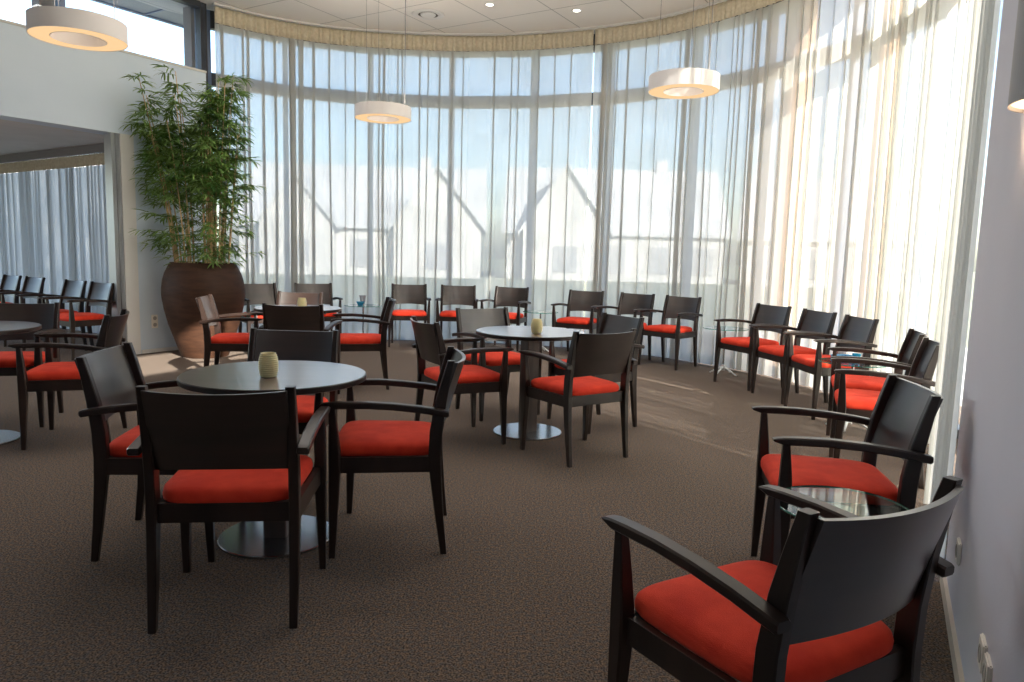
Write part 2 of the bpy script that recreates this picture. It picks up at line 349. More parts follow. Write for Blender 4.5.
# right wall, with glazing above it
RT = 3.62
nr = Vector((RWD.y, -RWD.x))
bm = bmesh.new(); wallquad(bm, rw(9), RW1, 0, RT, 0.12, nr); wallquad(bm, rw(9), rw(3.35), RT, CEIL, 0.12, nr); struct(obj('wall_right', bm, WALLR))
bm = bmesh.new(); wallquad(bm, rw(9), RW1, 0, 0.06, 0.014, -nr); struct(obj('baseboard_right', bm, mat('cream_baseboard', (0.72, 0.64, 0.54), 0.5)))
w = struct(link(bpy.data.objects.new('window_32', None)))
bm = bmesh.new(); wallquad(bm, rw(3.35) + nr * 0.06, RW1 + nr * 0.06, RT, CEIL, 0.006, nr); obj('pane', bm, PANE, w)
for t in (0.05, 1.55, 2.75, 3.30):
    bm = bmesh.new(); q = rw(t) + nr * 0.03; wallquad(bm, q - RWD * 0.04, q + RWD * 0.04, RT, CEIL, 0.08, nr); obj('mullion', bm, FRAME, w)
# wing wall outside the right wall's end, added to shade the curtain there
bm = bmesh.new(); wallquad(bm, RW1 + nr * 0.05 - RWD * 0.02, RW1 + nr * 1.75 - RWD * 0.02, 0, CEIL + 0.3, 0.2, -RWD); struct(obj('added_shade_wall', bm, HWALL))
# walls behind the camera
bm = bmesh.new(); box(bm, -12, -1.0, -4.4, -4.2, 0, CEIL); struct(obj('wall_back', bm, WALLR))
bm = bmesh.new(); wallquad(bm, Vector((-2.6, -4.3)), rw(8.4), 0, CEIL, 0.15, Vector((0, -1))); struct(obj('wall_rear', bm, WALLR))

# ------------------------------------------------------------------ curved glazing, one window per bay
MX = [0.06, 1.0, 2.06, 3.16, 4.27, 5.31, 6.43, 7.41, 8.53, 9.65, 10.77, 11.89, 13.2]
GO = 0.30
TR0, TR1 = 3.37, 3.53
for i, (s0, s1) in enumerate(zip(MX, MX[1:])):
    w = struct(link(bpy.data.objects.new('window_%d' % (i + 1), None)))
    p0, n0, d0 = at(s0); p1, n1, d1 = at(s1); a = p0 + n0 * GO; b = p1 + n1 * GO; d = (b - a).normalized(); n = Vector((-d.y, d.x))
    bm = bmesh.new(); wallquad(bm, a - d * 0.035, a + d * 0.035, 0, CEIL, 0.11, n); obj('mullion', bm, FRAMEB, w)
    bm = bmesh.new(); wallquad(bm, a + d * 0.035, b - d * 0.035, TR0, TR1, 0.10, n); obj('transom', bm, FRAME, w)
    bm = bmesh.new(); wallquad(bm, a + d * 0.035, b - d * 0.035, 0, 0.07, 0.10, n); wallquad(bm, a + d * 0.035, b - d * 0.035, CEIL - 0.22, CEIL, 0.10, n); obj('frame', bm, FRAME, w)
    bm = bmesh.new(); wallquad(bm, a + n * 0.05, b + n * 0.05, 0.05, CEIL - 0.05, 0.006, n); obj('pane', bm, PANE, w)

# ------------------------------------------------------------------ curtains
def curtain(name, label, s0, s1, seed, gather_at, fold=0.105, line=at, z0=0.015, z1=CEIL - 0.03, head=0.20, mat_=None, headmat=None):
    r = random.Random(seed)
    root = thing(name, label, 'curtain', (0, 0, 0), 0, 'floor length sheer curtains along the curved window')
    # one horizontal run of cloth: gently bellied panels with narrow doubled pinches between them
    run = [(s0, 0.0)]; s = s0
    while s < s1 - 0.05:
        g = min([abs(s - q) for q in gather_at] + [9]); dense = max(0.0, 1 - g / 0.15)
        wl = fold * (0.55 + 1.9 * r.random() ** 1.5) * (1 - 0.62 * dense); wl = min(wl, s1 - s)
        a = r.uniform(0.004, 0.016) * r.choice((-1, 1, 1)); q = r.uniform(0.004, 0.018) + 0.022 * dense; b = r.uniform(0.010, 0.026) * (1 + 0.5 * dense)
        run += [(s + wl * .3, a), (s + wl * .62, a * .8), (s + wl - q * 1.2, -b * .5)]
        if s + wl < s1 - 0.04 and (r.random() < 0.8 or dense > .2): run += [(s + wl + q, -b), (s + wl + q * .6, b * .4), (s + wl - q, b * .5), (s + wl - q * .6, b)]
        s += wl
    run.append((s1, 0.0))
    fine = []
    Q = [Vector(run[0])] + [Vector(p) for p in run] + [Vector(run[-1])]
    for k in range(1, len(Q) - 2):
        for m_ in range(4):
            t = m_ / 4; a, b, c, d = Q[k - 1], Q[k], Q[k + 1], Q[k + 2]
            fine.append((b + (c - b) * (t * t * (3 - 2 * t))) * .5 + 0.25 * (2 * b + (c - a) * t + (2 * a - 5 * b + 4 * c - d) * t * t + (3 * b - a - 3 * c + d) * t ** 3))
    fine.append(Q[-1])
    zs = [z0, 0.25, 0.9, 1.6, 2.3, 3.0, 3.6, z1 - head - 0.05, z1 - head]
    zs = [z for k, z in enumerate(zs) if k in (0, 7, 8) or z < z1 - head - 0.2]
    bm = bmesh.new(); grid = []
    for v in fine:
        row = []
        for z in zs:
            tz = 1 - (z - z0) / (z1 - z0)
            sw = 0.018 * math.sin(v.x * 9.1 + seed) * math.sin(z * 1.1 + v.x * 2.3) * (0.3 + tz)
            p, n, d = line(min(max(v.x + sw, s0), s1)); row.append((p + n * v.y * (0.7 + 0.7 * tz)).to_3d() + Vector((0, 0, z)))
        grid.append([bm.verts.new(v_) for v_ in row])
    for g0, g1 in zip(grid, grid[1:]):
        for j in range(len(zs) - 1): bm.faces.new((g0[j], g1[j], g1[j + 1], g0[j + 1]))
    obj('sheer_drape', bm, mat_ or SHEER, root, smooth=True)
    # pleated heading
    bm = bmesh.new(); g = []
    n_p = max(4, int((s1 - s0) / 0.0117)); pitch = 0.14
    for k in range(n_p + 1):
        ss = s0 + (s1 - s0) * k / n_p; ph = (ss % pitch) / pitch
        off = 0.016 * math.cos(2 * PI * ph) - 0.034 * max(0, math.cos(2 * PI * ph)) ** 5 
        p, n, d = line(ss); row = []
        for z, f in ((z1 - head, 0.9), (z1 - head * 0.6, 1.3), (z1 - head * 0.25, 0.9), (z1, 0.7)):
            row.append(bm.verts.new((p + n * (off * f - 0.004)).to_3d() + Vector((0, 0, z))))
        g.append(row)
    for a, b in zip(g, g[1:]):
        for j in range(3): bm.faces.new((a[j], b[j], b[j + 1], a[j + 1]))
    hd = obj('heading_tape', bm, headmat or TAPE, root, smooth=True)
    sl = hd.modifiers.new('thick', 'SOLIDIFY'); sl.thickness = 0.004
    return root
GATHER = [MX[1], MX[5], MX[6], MX[7], MX[9], MX[10]]
SA, SB = s_of(1.00, 9.95), s_of(3.05, 5.2)
curtain('sheer_curtain', 'long ivory sheer curtain across the back from the bamboo to the dark seam', 0.04, SA - 0.008, 3, GATHER)
curtain('sheer_curtain', 'ivory sheer curtain on the right from the dark seam to the sunlit chairs', SA + 0.008, SB - 0.01, 5, GATHER)
curtain('sheer_curtain', 'sunlit white sheer curtain ending at the grey wall on the right', SB + 0.01, LEN - 0.03, 9, GATHER, fold=0.13)
# curtain rail on the ceiling
bm = bmesh.new(); prev = None
for k in range(81):
    p, n, d = at(0.02 + (LEN - 0.05) * k / 80)
    row = [bm.verts.new((p + n * o_).to_3d() + Vector((0, 0, z))) for o_, z in ((-0.05, CEIL - 0.001), (-0.05, CEIL - 0.022), (0.03, CEIL - 0.022), (0.03, CEIL - 0.001))]
    if prev:
        for j in range(4): bm.faces.new((prev[j], prev[(j + 1) % 4], row[(j + 1) % 4], row[j]))
    else: bm.faces.new(row)
    prev = row
bm.faces.new(prev[::-1]); struct(obj('trim_curtain_rail', bm, WHITE))
def aline(s):
    p = AC0 + an * 0.14 + ACD * (s + 0.05); return p, an, ACD
cr = curtain('sheer_curtain', 'grey white sheer curtain behind the four chairs in the side room', 0.0, 6.2, 12, [0.6, 1.9, 3.2], fold=0.11, line=aline, z1=2.515, head=0.16, mat_=SHEER2)
del cr['group']

# ------------------------------------------------------------------ armchair
def chair_parts(root):
    for s in (-1, 1):       # rear legs run up to carry the backrest
        bm = bmesh.new(); x = s * 0.231
        post(bm, [(s * 0.230, -0.242, 0, .0135, .0135), (x, -0.222, .16, .0155, .018), (x, -0.204, .34, .0165, .0245), (x, -0.199, .43, .017, .027),
                  (x, -0.203, .54, .0165, .027), (x, -0.220, .66, .016, .024), (x, -0.242, .76, .0155, .019), (x, -0.262, .842, .015, .0145)])
        obj('leg', bm, WOOD, root)
    for s in (-1, 1):       # front legs run up to the armrest
        bm = bmesh.new()
        post(bm, [(s * 0.265, 0.226, 0, .0125, .0125), (s * 0.262, 0.220, .2, .0175, .0185), (s * 0.259, 0.215, .36, .0215, .0235), (s * 0.259, 0.215, .44, .022, .024),
                  (s * 0.262, 0.219, .54, .018, .019), (s * 0.266, 0.224, .645, .012, .0125)])
        obj('leg', bm, WOOD, root)
    bm = bmesh.new()        # apron rails
    for s in (-1, 1):
        a = Vector((s * 0.234, -0.19)); b = Vector((s * 0.252, 0.205)); d = (b - a).normalized(); n = Vector((d.y, -d.x)) * s
        q = [a + n * .011, b + n * .011, b - n * .011, a - n * .011]
        prism(bm, [tuple(p) for p in q], .365, .432)
    box(bm, -.222, .222, -.207, -.185, .365, .432); box(bm, -.245, .245, .198, .22, .365, .432)
    obj('seat_frame', bm, WOOD, root)
    bm = bmesh.new()        # cushion: rounded trapezoid, crowned
    def ring(k, z):
        out = []; n = 56
        for i in range(n):
            t = 2 * PI * i / n; c, s_ = math.cos(t), math.sin(t); e = 0.30
            u = math.copysign(abs(c) ** e, c); v = math.copysign(abs(s_) ** e, s_)
            y = 0.016 + v * (0.226 * k)
            hw = 0.223 + 0.018 * (v + 1) / 2 * 1.0
            if v < -0.5: hw -= 0.012 * (-v - 0.5) * 2
            out.append((u * hw * k, y, z))
        return out
    loft(bm, [ring(.965, .426), ring(1.0, .437), ring(1.005, .452), ring(.99, .466), ring(.95, .476), ring(.86, .483), ring(.6, .489), ring(.3, .491), ring(.05, .4915)])
    obj('seat_cushion', bm, RED, root, smooth=True)
    bm = bmesh.new(); nx = 24; nz = 6; G = []
    for side in (0, 1):
        g = []
        for j in range(nz + 1):
            v = j / nz; row = []
            for i in range(nx + 1):
                u = -1 + 2 * i / nx
                zb = 0.550 + 0.012 * (1 - u * u); z = zb + (0.832 - 0.006 * (1 - u * u) - zb) * v
                yl = -0.199 - 0.004 * max(0, (z - .43) / .1) - 0.075 * max(0.0, (z - .54) / .3) ** 1.15
                y = yl + 0.012 - 0.040 * (1 - u * u) - side * 0.015
                row.append(bm.verts.new((u * 0.224, y, z)))
            g.append(row)
        G.append(g)
    for g in G:
        for j in range(nz):
            for i in range(nx): bm.faces.new((g[j][i], g[j][i + 1], g[j + 1][i + 1], g[j + 1][i]))
    a, b = G
    for i in range(nx):
        bm.faces.new((a[0][i], a[0][i + 1], b[0][i + 1], b[0][i])); bm.faces.new((a[nz][i], a[nz][i + 1], b[nz][i + 1], b[nz][i]))
    for j in range(nz):
        bm.faces.new((a[j][0], a[j + 1][0], b[j + 1][0], b[j][0])); bm.faces.new((a[j][nx], a[j + 1][nx], b[j + 1][nx], b[j][nx]))
    obj('backrest', bm, BACKW, root, smooth=True, autosmooth=50)
    for s in (-1, 1):
        bm = bmesh.new(); rings = []
        for y, xc, zt, th, hw in ((0.272, .274, .660, .006, .017), (0.262, .274, .664, .014, .0195), (0.235, .273, .668, .026, .021), (0.18, .272, .671, .028, .0215), (0.08, .270, .672, .028, .0215),
                                  (-0.03, .268, .666, .028, .0215), (-0.14, .267, .655, .028, .0215), (-0.225, .267, .642, .028, .0215), (-0.25, .267, .637, .027, .021), (-0.256, .267, .635, .022, .018)):
            x = s * xc; k = .005
            rings.append([(x - hw, y, zt - th + k), (x - hw + k, y, zt - th), (x + hw - k, y, zt - th), (x + hw, y, zt - th + k), (x + hw, y, zt - k), (x + hw - k, y, zt), (x - hw + k, y, zt), (x - hw, y, zt - k)]
                         if th > 0.012 else [(x - hw, y, zt - th + .002), (x - hw + .002, y, zt - th), (x + hw - .002, y, zt - th), (x + hw, y, zt - th + .002), (x + hw, y, zt - .002), (x + hw - .002, y, zt), (x - hw + .002, y, zt), (x - hw, y, zt - .002)])
        loft(bm, rings); obj('armrest', bm, WOOD, root, smooth=True, autosmooth=35)

CHAIRS = [
 # x, y, heading, group, label
 (-0.983, 2.554, 7.1, 'near', 'dark armchair with its back to us, closest at the front left table'),
 (-1.475, 3.083, -82.8, 'near', 'dark armchair turned side on at the left of the front left table'),
 (-0.534, 3.197, 95.1, 'near', 'dark armchair with red seat at the right of the front left table'),
 (-1.221, 3.762, 180.1, 'near', 'dark armchair behind the front left table, back seen beyond its candle jar'),
 (-1.811, 6.160, 1.0, 'rear', 'dark armchair with its back to us at the rear left table before the pot'),
 (-2.552, 6.613, -78.7, 'rear', 'armchair with pink sunlit backrest directly in front of the brown pot'),
 (-1.443, 6.843, 103.0, 'rear', 'dark armchair facing left, on the right side of the rear left table'),
 (-2.278, 7.357, 173.6, 'rear', 'armchair with glaring sunlit backrest behind the rear left candle jar'),
 (-3.142, 9.070, 217.8, 'window', 'grey backed armchair by the curtain, half hidden by the brown pot'),
 (-2.583, 9.465, 204.6, 'window', 'armchair by the curtain just left of the blue glass side table'),
 (-1.431, 9.928, 188.8, 'window', 'armchair by the curtain just right of the blue glass side table'),
 (-0.768, 9.974, 182.4, 'window', 'middle of the three armchairs by the back curtain between two glass tables'),
 (-0.100, 9.905, 161.3, 'window', 'armchair by the back curtain just left of the empty glass table'),
 (0.867, 9.432, 153.6, 'window', 'armchair by the dark curtain seam, just right of the empty glass table'),
 (1.426, 9.056, 139.3, 'window', 'armchair by the curtain, half hidden behind the centre table chairs'),
 (1.894, 8.641, 133.9, 'window', 'armchair by the curtain, standing just left of the tripod glass table'),
 (2.486, 7.436, 112.7, 'window', 'first of three angled armchairs on the right, beside the tripod glass table'),
 (2.650, 6.770, 101.6, 'window', 'middle of the three angled armchairs along the right curtain'),
 (2.715, 6.125, 93.4, 'window', 'third of the angled armchairs on the right, just before the blue box'),
 (2.513, 4.992, 68.7, 'window', 'far one of the overlapping armchair pair by the sunlit curtain'),
 (2.269, 4.383, 68.3, 'window', 'near one of the overlapping armchair pair by the sunlit curtain'),
 (1.264, 2.747, 79.2, 'window', 'large armchair on the right just behind the reflecting glass side table'),
 (0.618, 1.608, 29.8, 'window', 'nearest armchair in the bottom right corner with its back to us'),
 (-2.886, 4.695, 106.5, 'left', 'dark armchair at the left edge table facing left, seen from behind'),
 (-3.595, 5.104, -166.5, 'left', 'dark armchair behind the left edge table, cut by the frame'),
 (-6.86, 9.45, 147.0, 'side', 'leftmost of the four armchairs in the side room'),
 (-6.33, 9.11, 147.0, 'side', 'second from the left of the four side room armchairs'),
 (-5.465, 8.545, 147.0, 'side', 'third from the left of the four side room armchairs'),
 (-4.950, 8.215, 147.0, 'side', 'rightmost of the four side room armchairs, closest to the white jamb'),
 (-0.358, 4.955, -63.8, 'centre', 'dark armchair at the left of the centre table, seen from behind'),
 (-0.118, 5.817, -148.0, 'centre', 'armchair with pale shining backrest behind the centre table'),
 (0.435, 4.649, 33.2, 'centre', 'dark armchair in front of the centre table with its back to us'),
 (0.638, 5.513, 120.4, 'centre', 'armchair at the right of the centre table, behind the front one'),
]
GROUPS = {'near': 'armchairs at the front left table', 'rear': 'armchairs at the rear left table', 'window': 'armchairs along the window curtain',
          'left': 'armchairs at the left edge table', 'side': 'armchairs in the side room', 'centre': 'armchairs at the centre table'}
proto = None
for x, y, a, g, lab in CHAIRS:
    if proto is None:
        proto = thing('armchair', lab, 'chair', (x, y, 0), math.radians(a), GROUPS[g]); chair_parts(proto); kids = list(proto.children)
    else:
        r = proto.copy(); C.objects.link(r); r.location = (x, y, 0); r.rotation_euler = (0, 0, math.radians(a)); r['label'] = lab; r['group'] = GROUPS[g]
        for k in kids:
            c = k.copy(); C.objects.link(c); c.parent = r

# ------------------------------------------------------------------ round tables
def round_table(x, y, rz, lab):
    t = thing('round_table', lab, 'table', (x, y, 0), rz, 'round pedestal tables')
    bm = bmesh.new(); lathe(bm, [(0.0005, .718), (.384, .718), (.392, .722), (.392, .741), (.388, .745), (0.0005, .745)], 96)
    for f in bm.faces:
        if all(v.co.z > .7449 for v in f.verts): f.material_index = 0
        else: f.material_index = 1
    obj('tabletop', bm, [TOPM, WOOD], t, smooth=True, autosmooth=30)
    bm = bmesh.new(); post(bm, [(0, 0, .012, .05, .05), (0, 0, .70, .05, .05)], .1); post(bm, [(0, 0, .695, .16, .16), (0, 0, .719, .16, .16)], .1); obj('pedestal', bm, COLM, t)
    bm = bmesh.new(); lathe(bm, [(0.0005, .0), (.247, .0), (.250, .003), (.250, .010), (.246, .013), (0.0005, .014)], 80); obj('base_plate', bm, STEEL, t, smooth=True, autosmooth=30)
    return t
TABLES = [(-1.035, 3.12, 0.1, 'round dark table in the left foreground with ribbed yellow jar on it'),
          (0.13, 5.17, 0.6, 'round table in the centre with white reflecting top and yellow jar'),
          (-3.46, 4.55, 0.2, 'round table cut off by the left edge of the frame'),
          (-2.0, 6.70, 0.3, 'round table at the rear left in front of the sunlit chair')]
for a in TABLES: round_table(*a)

def jar(x, y, lab, cat='candle holder'):
    bm = bmesh.new(); prof = [(0.0005, 0), (.028, 0)]; n = 72
    H = .098
    for k in range(n + 1):
        u = k / n; r = .032 + .009 * math.sin(PI * min(1, u * 1.02)) ** 0.7 + .0012 * math.sin(2 * PI * u * 11)
        prof.append((r, .002 + u * H))
    prof += [(.0315, .1025), (.029, .1), (.035, .06), (.03, .012), (0.0005, .01)]
    lathe(bm, prof, 40); o = obj('candle_jar', bm, YELLOWGL, None, smooth=True, loc=(x, y, .7452)); return tag(o, lab, cat, 'ribbed yellow candle jars')
jar(-1.035, 3.035, 'ribbed yellow glass candle jar on the front left table')
jar(0.17, 5.02, 'ribbed yellow glass candle jar on the centre table')
jar(-1.92, 6.55, 'yellow candle jar glowing in sunlight on the rear left table')

# ------------------------------------------------------------------ glass side tables
def side_table(x, y, z, R, rz, lab):
    t = thing('glass_side_table', lab, 'side table', (x, y, 0), rz, 'round glass side tables')
    bm = bmesh.new(); V = lathe(bm, [(0.0005, z - .008), (R - .002, z - .008), (R, z - .006), (R, z - .002), (R - .002, z), (0.0005, z)], 64)
    for f in bm.faces:
        if all(math.hypot(v.co.x, v.co.y) > R - .004 for v in f.verts): f.material_index = 1
    obj('glass_top', bm, [TGLASS, TEDGE], t, smooth=True, autosmooth=30)
    bm = bmesh.new(); lathe(bm, [(0.0005, .07), (.011, .07), (.011, z - .02), (.035, z - .014), (.035, z - .0085), (0.0005, z - .0085)], 20); obj('column', bm, STEEL, t, smooth=True, autosmooth=40)
    bm = bmesh.new(); lathe(bm, [(0.0005, .05), (.02, .05), (.024, .08), (.018, .115), (0.0005, .12)], 16)
    obj('hub', bm, WHITEMET, t, smooth=True, autosmooth=40)
    for k in range(4):
        a = PI / 4 + k * PI / 2; c, s = math.cos(a), math.sin(a)
        bm = bmesh.new(); tube(bm, [(c * .012, s * .012, .085), (c * .05, s * .05, .075), (c * .11, s * .11, .04), (c * .165, s * .165, .008)], [.013, .011, .009, .007], 8); obj('foot', bm, WHITEMET, t, smooth=True)
    return t
side_table(-2.04, 9.80, .55, .255, 0.1, 'round glass side table carrying the blue bowl and clear cup')
side_table(0.37, 9.56, .545, .235, 0.3, 'empty round glass side table left of the dark curtain seam')
side_table(2.40, 8.08, .53, .25, 0.0, 'empty round glass side table with white tripod foot by the right curtain')
side_table(2.66, 5.56, .53, .25, 0.2, 'round glass side table with blue box, behind the overlapping armchair pair')
side_table(1.10, 2.29, .50, .215, 0.4, 'round glass side table reflecting the curtain between the two near armchairs')

def cup(x, y, z, r0, r1, h, m, name, lab, cat, flare=1.0):
    bm = bmesh.new(); prof = [(0.0005, 0), (r0, 0), (r0 + (r1 - r0) * .35, h * .4), (r0 + (r1 - r0) * .7, h * .75), (r1, h), (r1 - .004, h), (r0 + (r1 - r0) * .65 - .004, h * .72), (max(r0 - .004, .004), .008), (0.0005, .006)]
    lathe(bm, prof, 32); return tag(obj(name, bm, m, None, smooth=True, loc=(x, y, z), autosmooth=60), lab, cat)
cup(-2.07, 9.76, .5505, .034, .058, .052, BLUEGL, 'glass_bowl', 'bright blue glass bowl on the rear glass side table', 'bowl')
cup(-2.06, 9.87, .5505, .026, .048, .13, CLEARGL, 'drinking_glass', 'clear cup standing behind the blue glass bowl', 'cup')
bm = bmesh.new(); box(bm, -.075, .075, -.035, .035, 0, .06); bmesh.ops.bevel(bm, geom=bm.edges[:], offset=.006, segments=2, affect='EDGES')
tag(obj('tissue_box', bm, noise_color(mat('blue_print', (0.03, 0.2, 0.42), 0.6, 0.15), (0.015, 0.11, 0.30), (0.10, 0.36, 0.58), scale=60), None, loc=(2.55, 5.52, .5305)), 'small dark blue box on the glass table by the sunlit curtain', 'box')
cup(2.70, 5.60, .5305, .024, .034, .06, BLUEGL, 'glass_tumbler', 'pale blue tumbler beside the dark blue box', 'cup')
cup(2.62, 5.68, .5305, .026, .036, .07, CLEARGL, 'drinking_glass', 'clear tumbler between the dark blue box and the pale blue tumbler', 'cup')

# ------------------------------------------------------------------ potted bamboo
PX, PY = -3.64, 8.48
root = thing('potted_bamboo', 'tall bamboo plant in a big brown earthenware pot by the left wall', 'plant', (PX, PY, 0))
bm = bmesh.new()
prof = [(0.0005, 0), (.27, 0), (.285, .02), (.35, .20), (.415, .38), (.46, .56), (.482, .70), (.481, .712), (.484, .722), (.482, .80), (.468, .90), (.44, .985), (.415, 1.03), (.412, 1.04), (.408, 1.045),
        (.385, 1.09), (.375, 1.10), (.362, 1.095), (.365, 1.07), (.39, 1.03), (.40, .98), (0.0005, .97)]
lathe(bm, [(max(r_ * .94, .0005), z_) for r_, z_ in prof], 72); obj('pot', bm, POT, root, smooth=True, autosmooth=50)
bm = bmesh.new(); lathe(bm, [(0.0005, .972), (.37, .985), (.365, 1.02), (.2, 1.035), (0.0005, 1.04)], 40); obj('soil', bm, SOIL, root, smooth=True)
def leaf(bm, p, d, L, W, droop, r):
    d = d.normalized(); side = d.cross(Vector((0, 0, 1)))
    if side.length < .1: side = Vector((1, 0, 0))
    side.normalize(); side = (side + Vector((0, 0, r.uniform(-.5, .5)))).normalized()
    prev = None; n = 4; pos = p.copy(); dd = d.copy()
    for k in range(n + 1):
        u = k / n; w = W * (math.sin(PI * min(1, u * .86 + .10)) ** .8) if k < n else 0
        cur = (bm.verts.new(pos - side * w), bm.verts.new(pos + side * w)) if k < n else (bm.verts.new(pos),)
        if prev:
            bm.faces.new((prev[0], prev[1], cur[1], cur[0]) if len(cur) == 2 else (prev[0], prev[1], cur[0]))
        for v_ in cur:
            q_ = (Vector((v_.co.x + PX, v_.co.y + PY)) - LW0).dot(-nl)
            if q_ < .03: v_.co.x += -nl.x * (.03 - q_ + .02); v_.co.y += -nl.y * (.03 - q_ + .02)
        prev = cur; pos = pos + dd * (L / n); dd = (dd + Vector((0, 0, -droop / n))).normalized()
def cluster(base, n, spread, lean, hmin, hmax, seed, zlow):
    r = random.Random(seed); fb = bmesh.new()
    for i in range(n):
        a = r.uniform(0, 2 * PI); q = math.sqrt(r.random()) * spread
        b = Vector((base[0] + math.cos(a) * q, base[1] + math.sin(a) * q, .98))
        h = r.uniform(hmin, hmax); tip = Vector((b.x + lean[0] * h * .6 + math.cos(a) * .12 * h * .5, b.y + lean[1] * h * .6 + math.sin(a) * .1 * h * .5, 1.0 + h))
        pts = []; rad = []
        for k in range(9):
            u = k / 8; p = b.lerp(tip, u); p.x += (u ** 2 - u) * lean[0] * .35 * h; p.z = b.z + (tip.z - b.z) * u
            pts.append(p); rad.append(.0105 * (1 - .65 * u))
        cb = bmesh.new(); tube(cb, pts, rad, 7)
        for k in range(1, 8): 
            lathe_c = pts[k]; 
            ring = [(lathe_c.x + math.cos(2 * PI * j / 7) * (rad[k] + .002), lathe_c.y + math.sin(2 * PI * j / 7) * (rad[k] + .002)) for j in range(7)]
            prism(cb, ring, lathe_c.z - .003, lathe_c.z + .003)
        obj('cane', cb, CANE, root, smooth=True, autosmooth=60)
        # twigs with sprays of leaves
        nt = int(46 * h / 2)
        for k in range(nt):
            u = r.uniform(zlow, 1.0); f = u * 8; k0 = min(int(f), 7); p = pts[k0].lerp(pts[k0 + 1], f - k0)
            az = r.uniform(0, 2 * PI); tl = r.uniform(.10, .36) * (1.25 - u * .85)
            if u < .48 and r.random() < .72: continue
            td = Vector((math.cos(az), math.sin(az) * .8, r.uniform(.0, .55))).normalized()
            q = p.copy(); tp = [q.copy()]
            for s in range(3):
                q = q + td * tl / 3; td = (td + Vector((0, 0, -.18))).normalized(); tp.append(q.copy())
            tube(fb, tp, .0016, 3)
            for s in range(1, 4):
                for _ in range(5 if s > 1 else 3):
                    la = az + r.uniform(-1.25, 1.25)
                    leaf(fb, tp[s] , Vector((math.cos(la), math.sin(la), r.uniform(-.45, .35))), r.uniform(.095, .185), r.uniform(.0065, .0112), r.uniform(.4, 1.1), r)
    obj('foliage', fb, LEAF, root)
cluster((-.17, -.06), 12, .12, (-.17, -.01), 1.45, 2.28, 21, .12)
cluster((.17, -.03), 18, .16, (.06, .01), 1.5, 2.22, 22, .06)

# ------------------------------------------------------------------ pendant lamps
def pendant(x, y, z, R, lab):
    t = thing('pendant_lamp', lab, 'lamp', (x, y, z), 0, 'ring shaped pendant lamps')
    r0 = R * .57; h = .125
    bm = bmesh.new(); lathe(bm, [(R - .004, 0), (R, 0), (R, h), (R - .004, h)], 72, closed=True); obj('lamp_shade', bm, SHADE, t, smooth=True, autosmooth=30)
    bm = bmesh.new(); lathe(bm, [(r0, .004), (R - .004, .004), (R - .004, .010), (r0, .010)], 72, closed=True); obj('diffuser', bm, LAMPGLOW, t, smooth=True, autosmooth=30)
    bm = bmesh.new(); lathe(bm, [(r0 - .004, 0), (r0, 0), (r0, h), (r0 - .004, h)], 72, closed=True); obj('inner_ring', bm, SHADE, t, smooth=True, autosmooth=30)
    bm = bmesh.new(); lathe(bm, [(r0, h - .01), (R - .004, h - .01), (R - .004, h - .002), (r0, h - .002)], 72, closed=True); obj('top_cover', bm, SHADE, t)
    for k in range(3):
        a = k * 2 * PI / 3 + .5; bm = bmesh.new(); tube(bm, [(math.cos(a) * R * .8, math.sin(a) * R * .8, h - .003), (math.cos(a) * R * .8, math.sin(a) * R * .8, CEIL - z)], .0016, 6); obj('suspension_cable', bm, WIRE, t)
    bm = bmesh.new(); tube(bm, [(R * .75, .05, h - .003), (R * .75, .05, CEIL - z - .03), (R * .5, .05, CEIL - z - .002)], .0028, 6); obj('power_cord', bm, WIRE, t)
    bm = bmesh.new()
    L = bpy.data.lights.new('lamp_light', 'POINT'); L.energy = 0.6; L.color = (1, .72, .45); L.shadow_soft_size = .1
    lo = bpy.data.objects.new('lamp_light', L); link(lo, t); lo.location = (0, 0, -.12); bm.free()
    U = bpy.data.lights.new('ceiling_fill_up', 'AREA'); U.shape = 'DISK'; U.size = R * 1.8; U.energy = 16; U.color = (1, .86, .72)  # added upward fill without a fixture, lifts the ceiling
    uo = link(bpy.data.objects.new('ceiling_fill_up', U), t); uo.location = (0, 0, h + .01); uo.rotation_euler = (PI, 0, 0)
    return t
pendant(-3.08, 5.24, 2.70, .305, 'largest ring pendant lamp at the top left before the glazing')
pendant(-1.45, 7.98, 2.70, .30, 'ring pendant lamp hanging left of centre before the back curtain')
pendant(1.40, 6.34, 2.70, .295, 'ring pendant lamp hanging right of centre before the curtain')
# wall lamp at the right edge
SX, SY = 1.40, 1.95
t = thing('wall_lamp', 'grey drum wall lamp with bright underside at the right edge', 'lamp', (SX, SY, 1.72), math.atan2(nr.y, nr.x))
bm = bmesh.new(); n = 32
outer = [(.0 - .10 * math.cos(-PI / 2 + PI * i / n), .14 * math.sin(-PI / 2 + PI * i / n)) for i in range(n + 1)]
inner = [(x * .95, y * .96) for x, y in outer]
loft(bm, [[(x, y, z) for x, y in outer + inner[::-1]] for z in (0, .36)]); obj('lamp_shade', bm, mat('grey_wall_lamp_shade', (0.42, 0.41, 0.42), 0.7), t)
bm = bmesh.new(); prism(bm, inner, .01, .018); obj('diffuser', bm, emit('wall_lamp_glow', (1.0, .72, .42), 2.2), t)
L = bpy.data.lights.new('wall_lamp_light', 'POINT'); L.energy = 1.2; L.color = (1, .62, .36); L.shadow_soft_size = .05
lo = bpy.data.objects.new('wall_lamp_light', L); link(lo, t); lo.location = (-.05, 0, -.06)

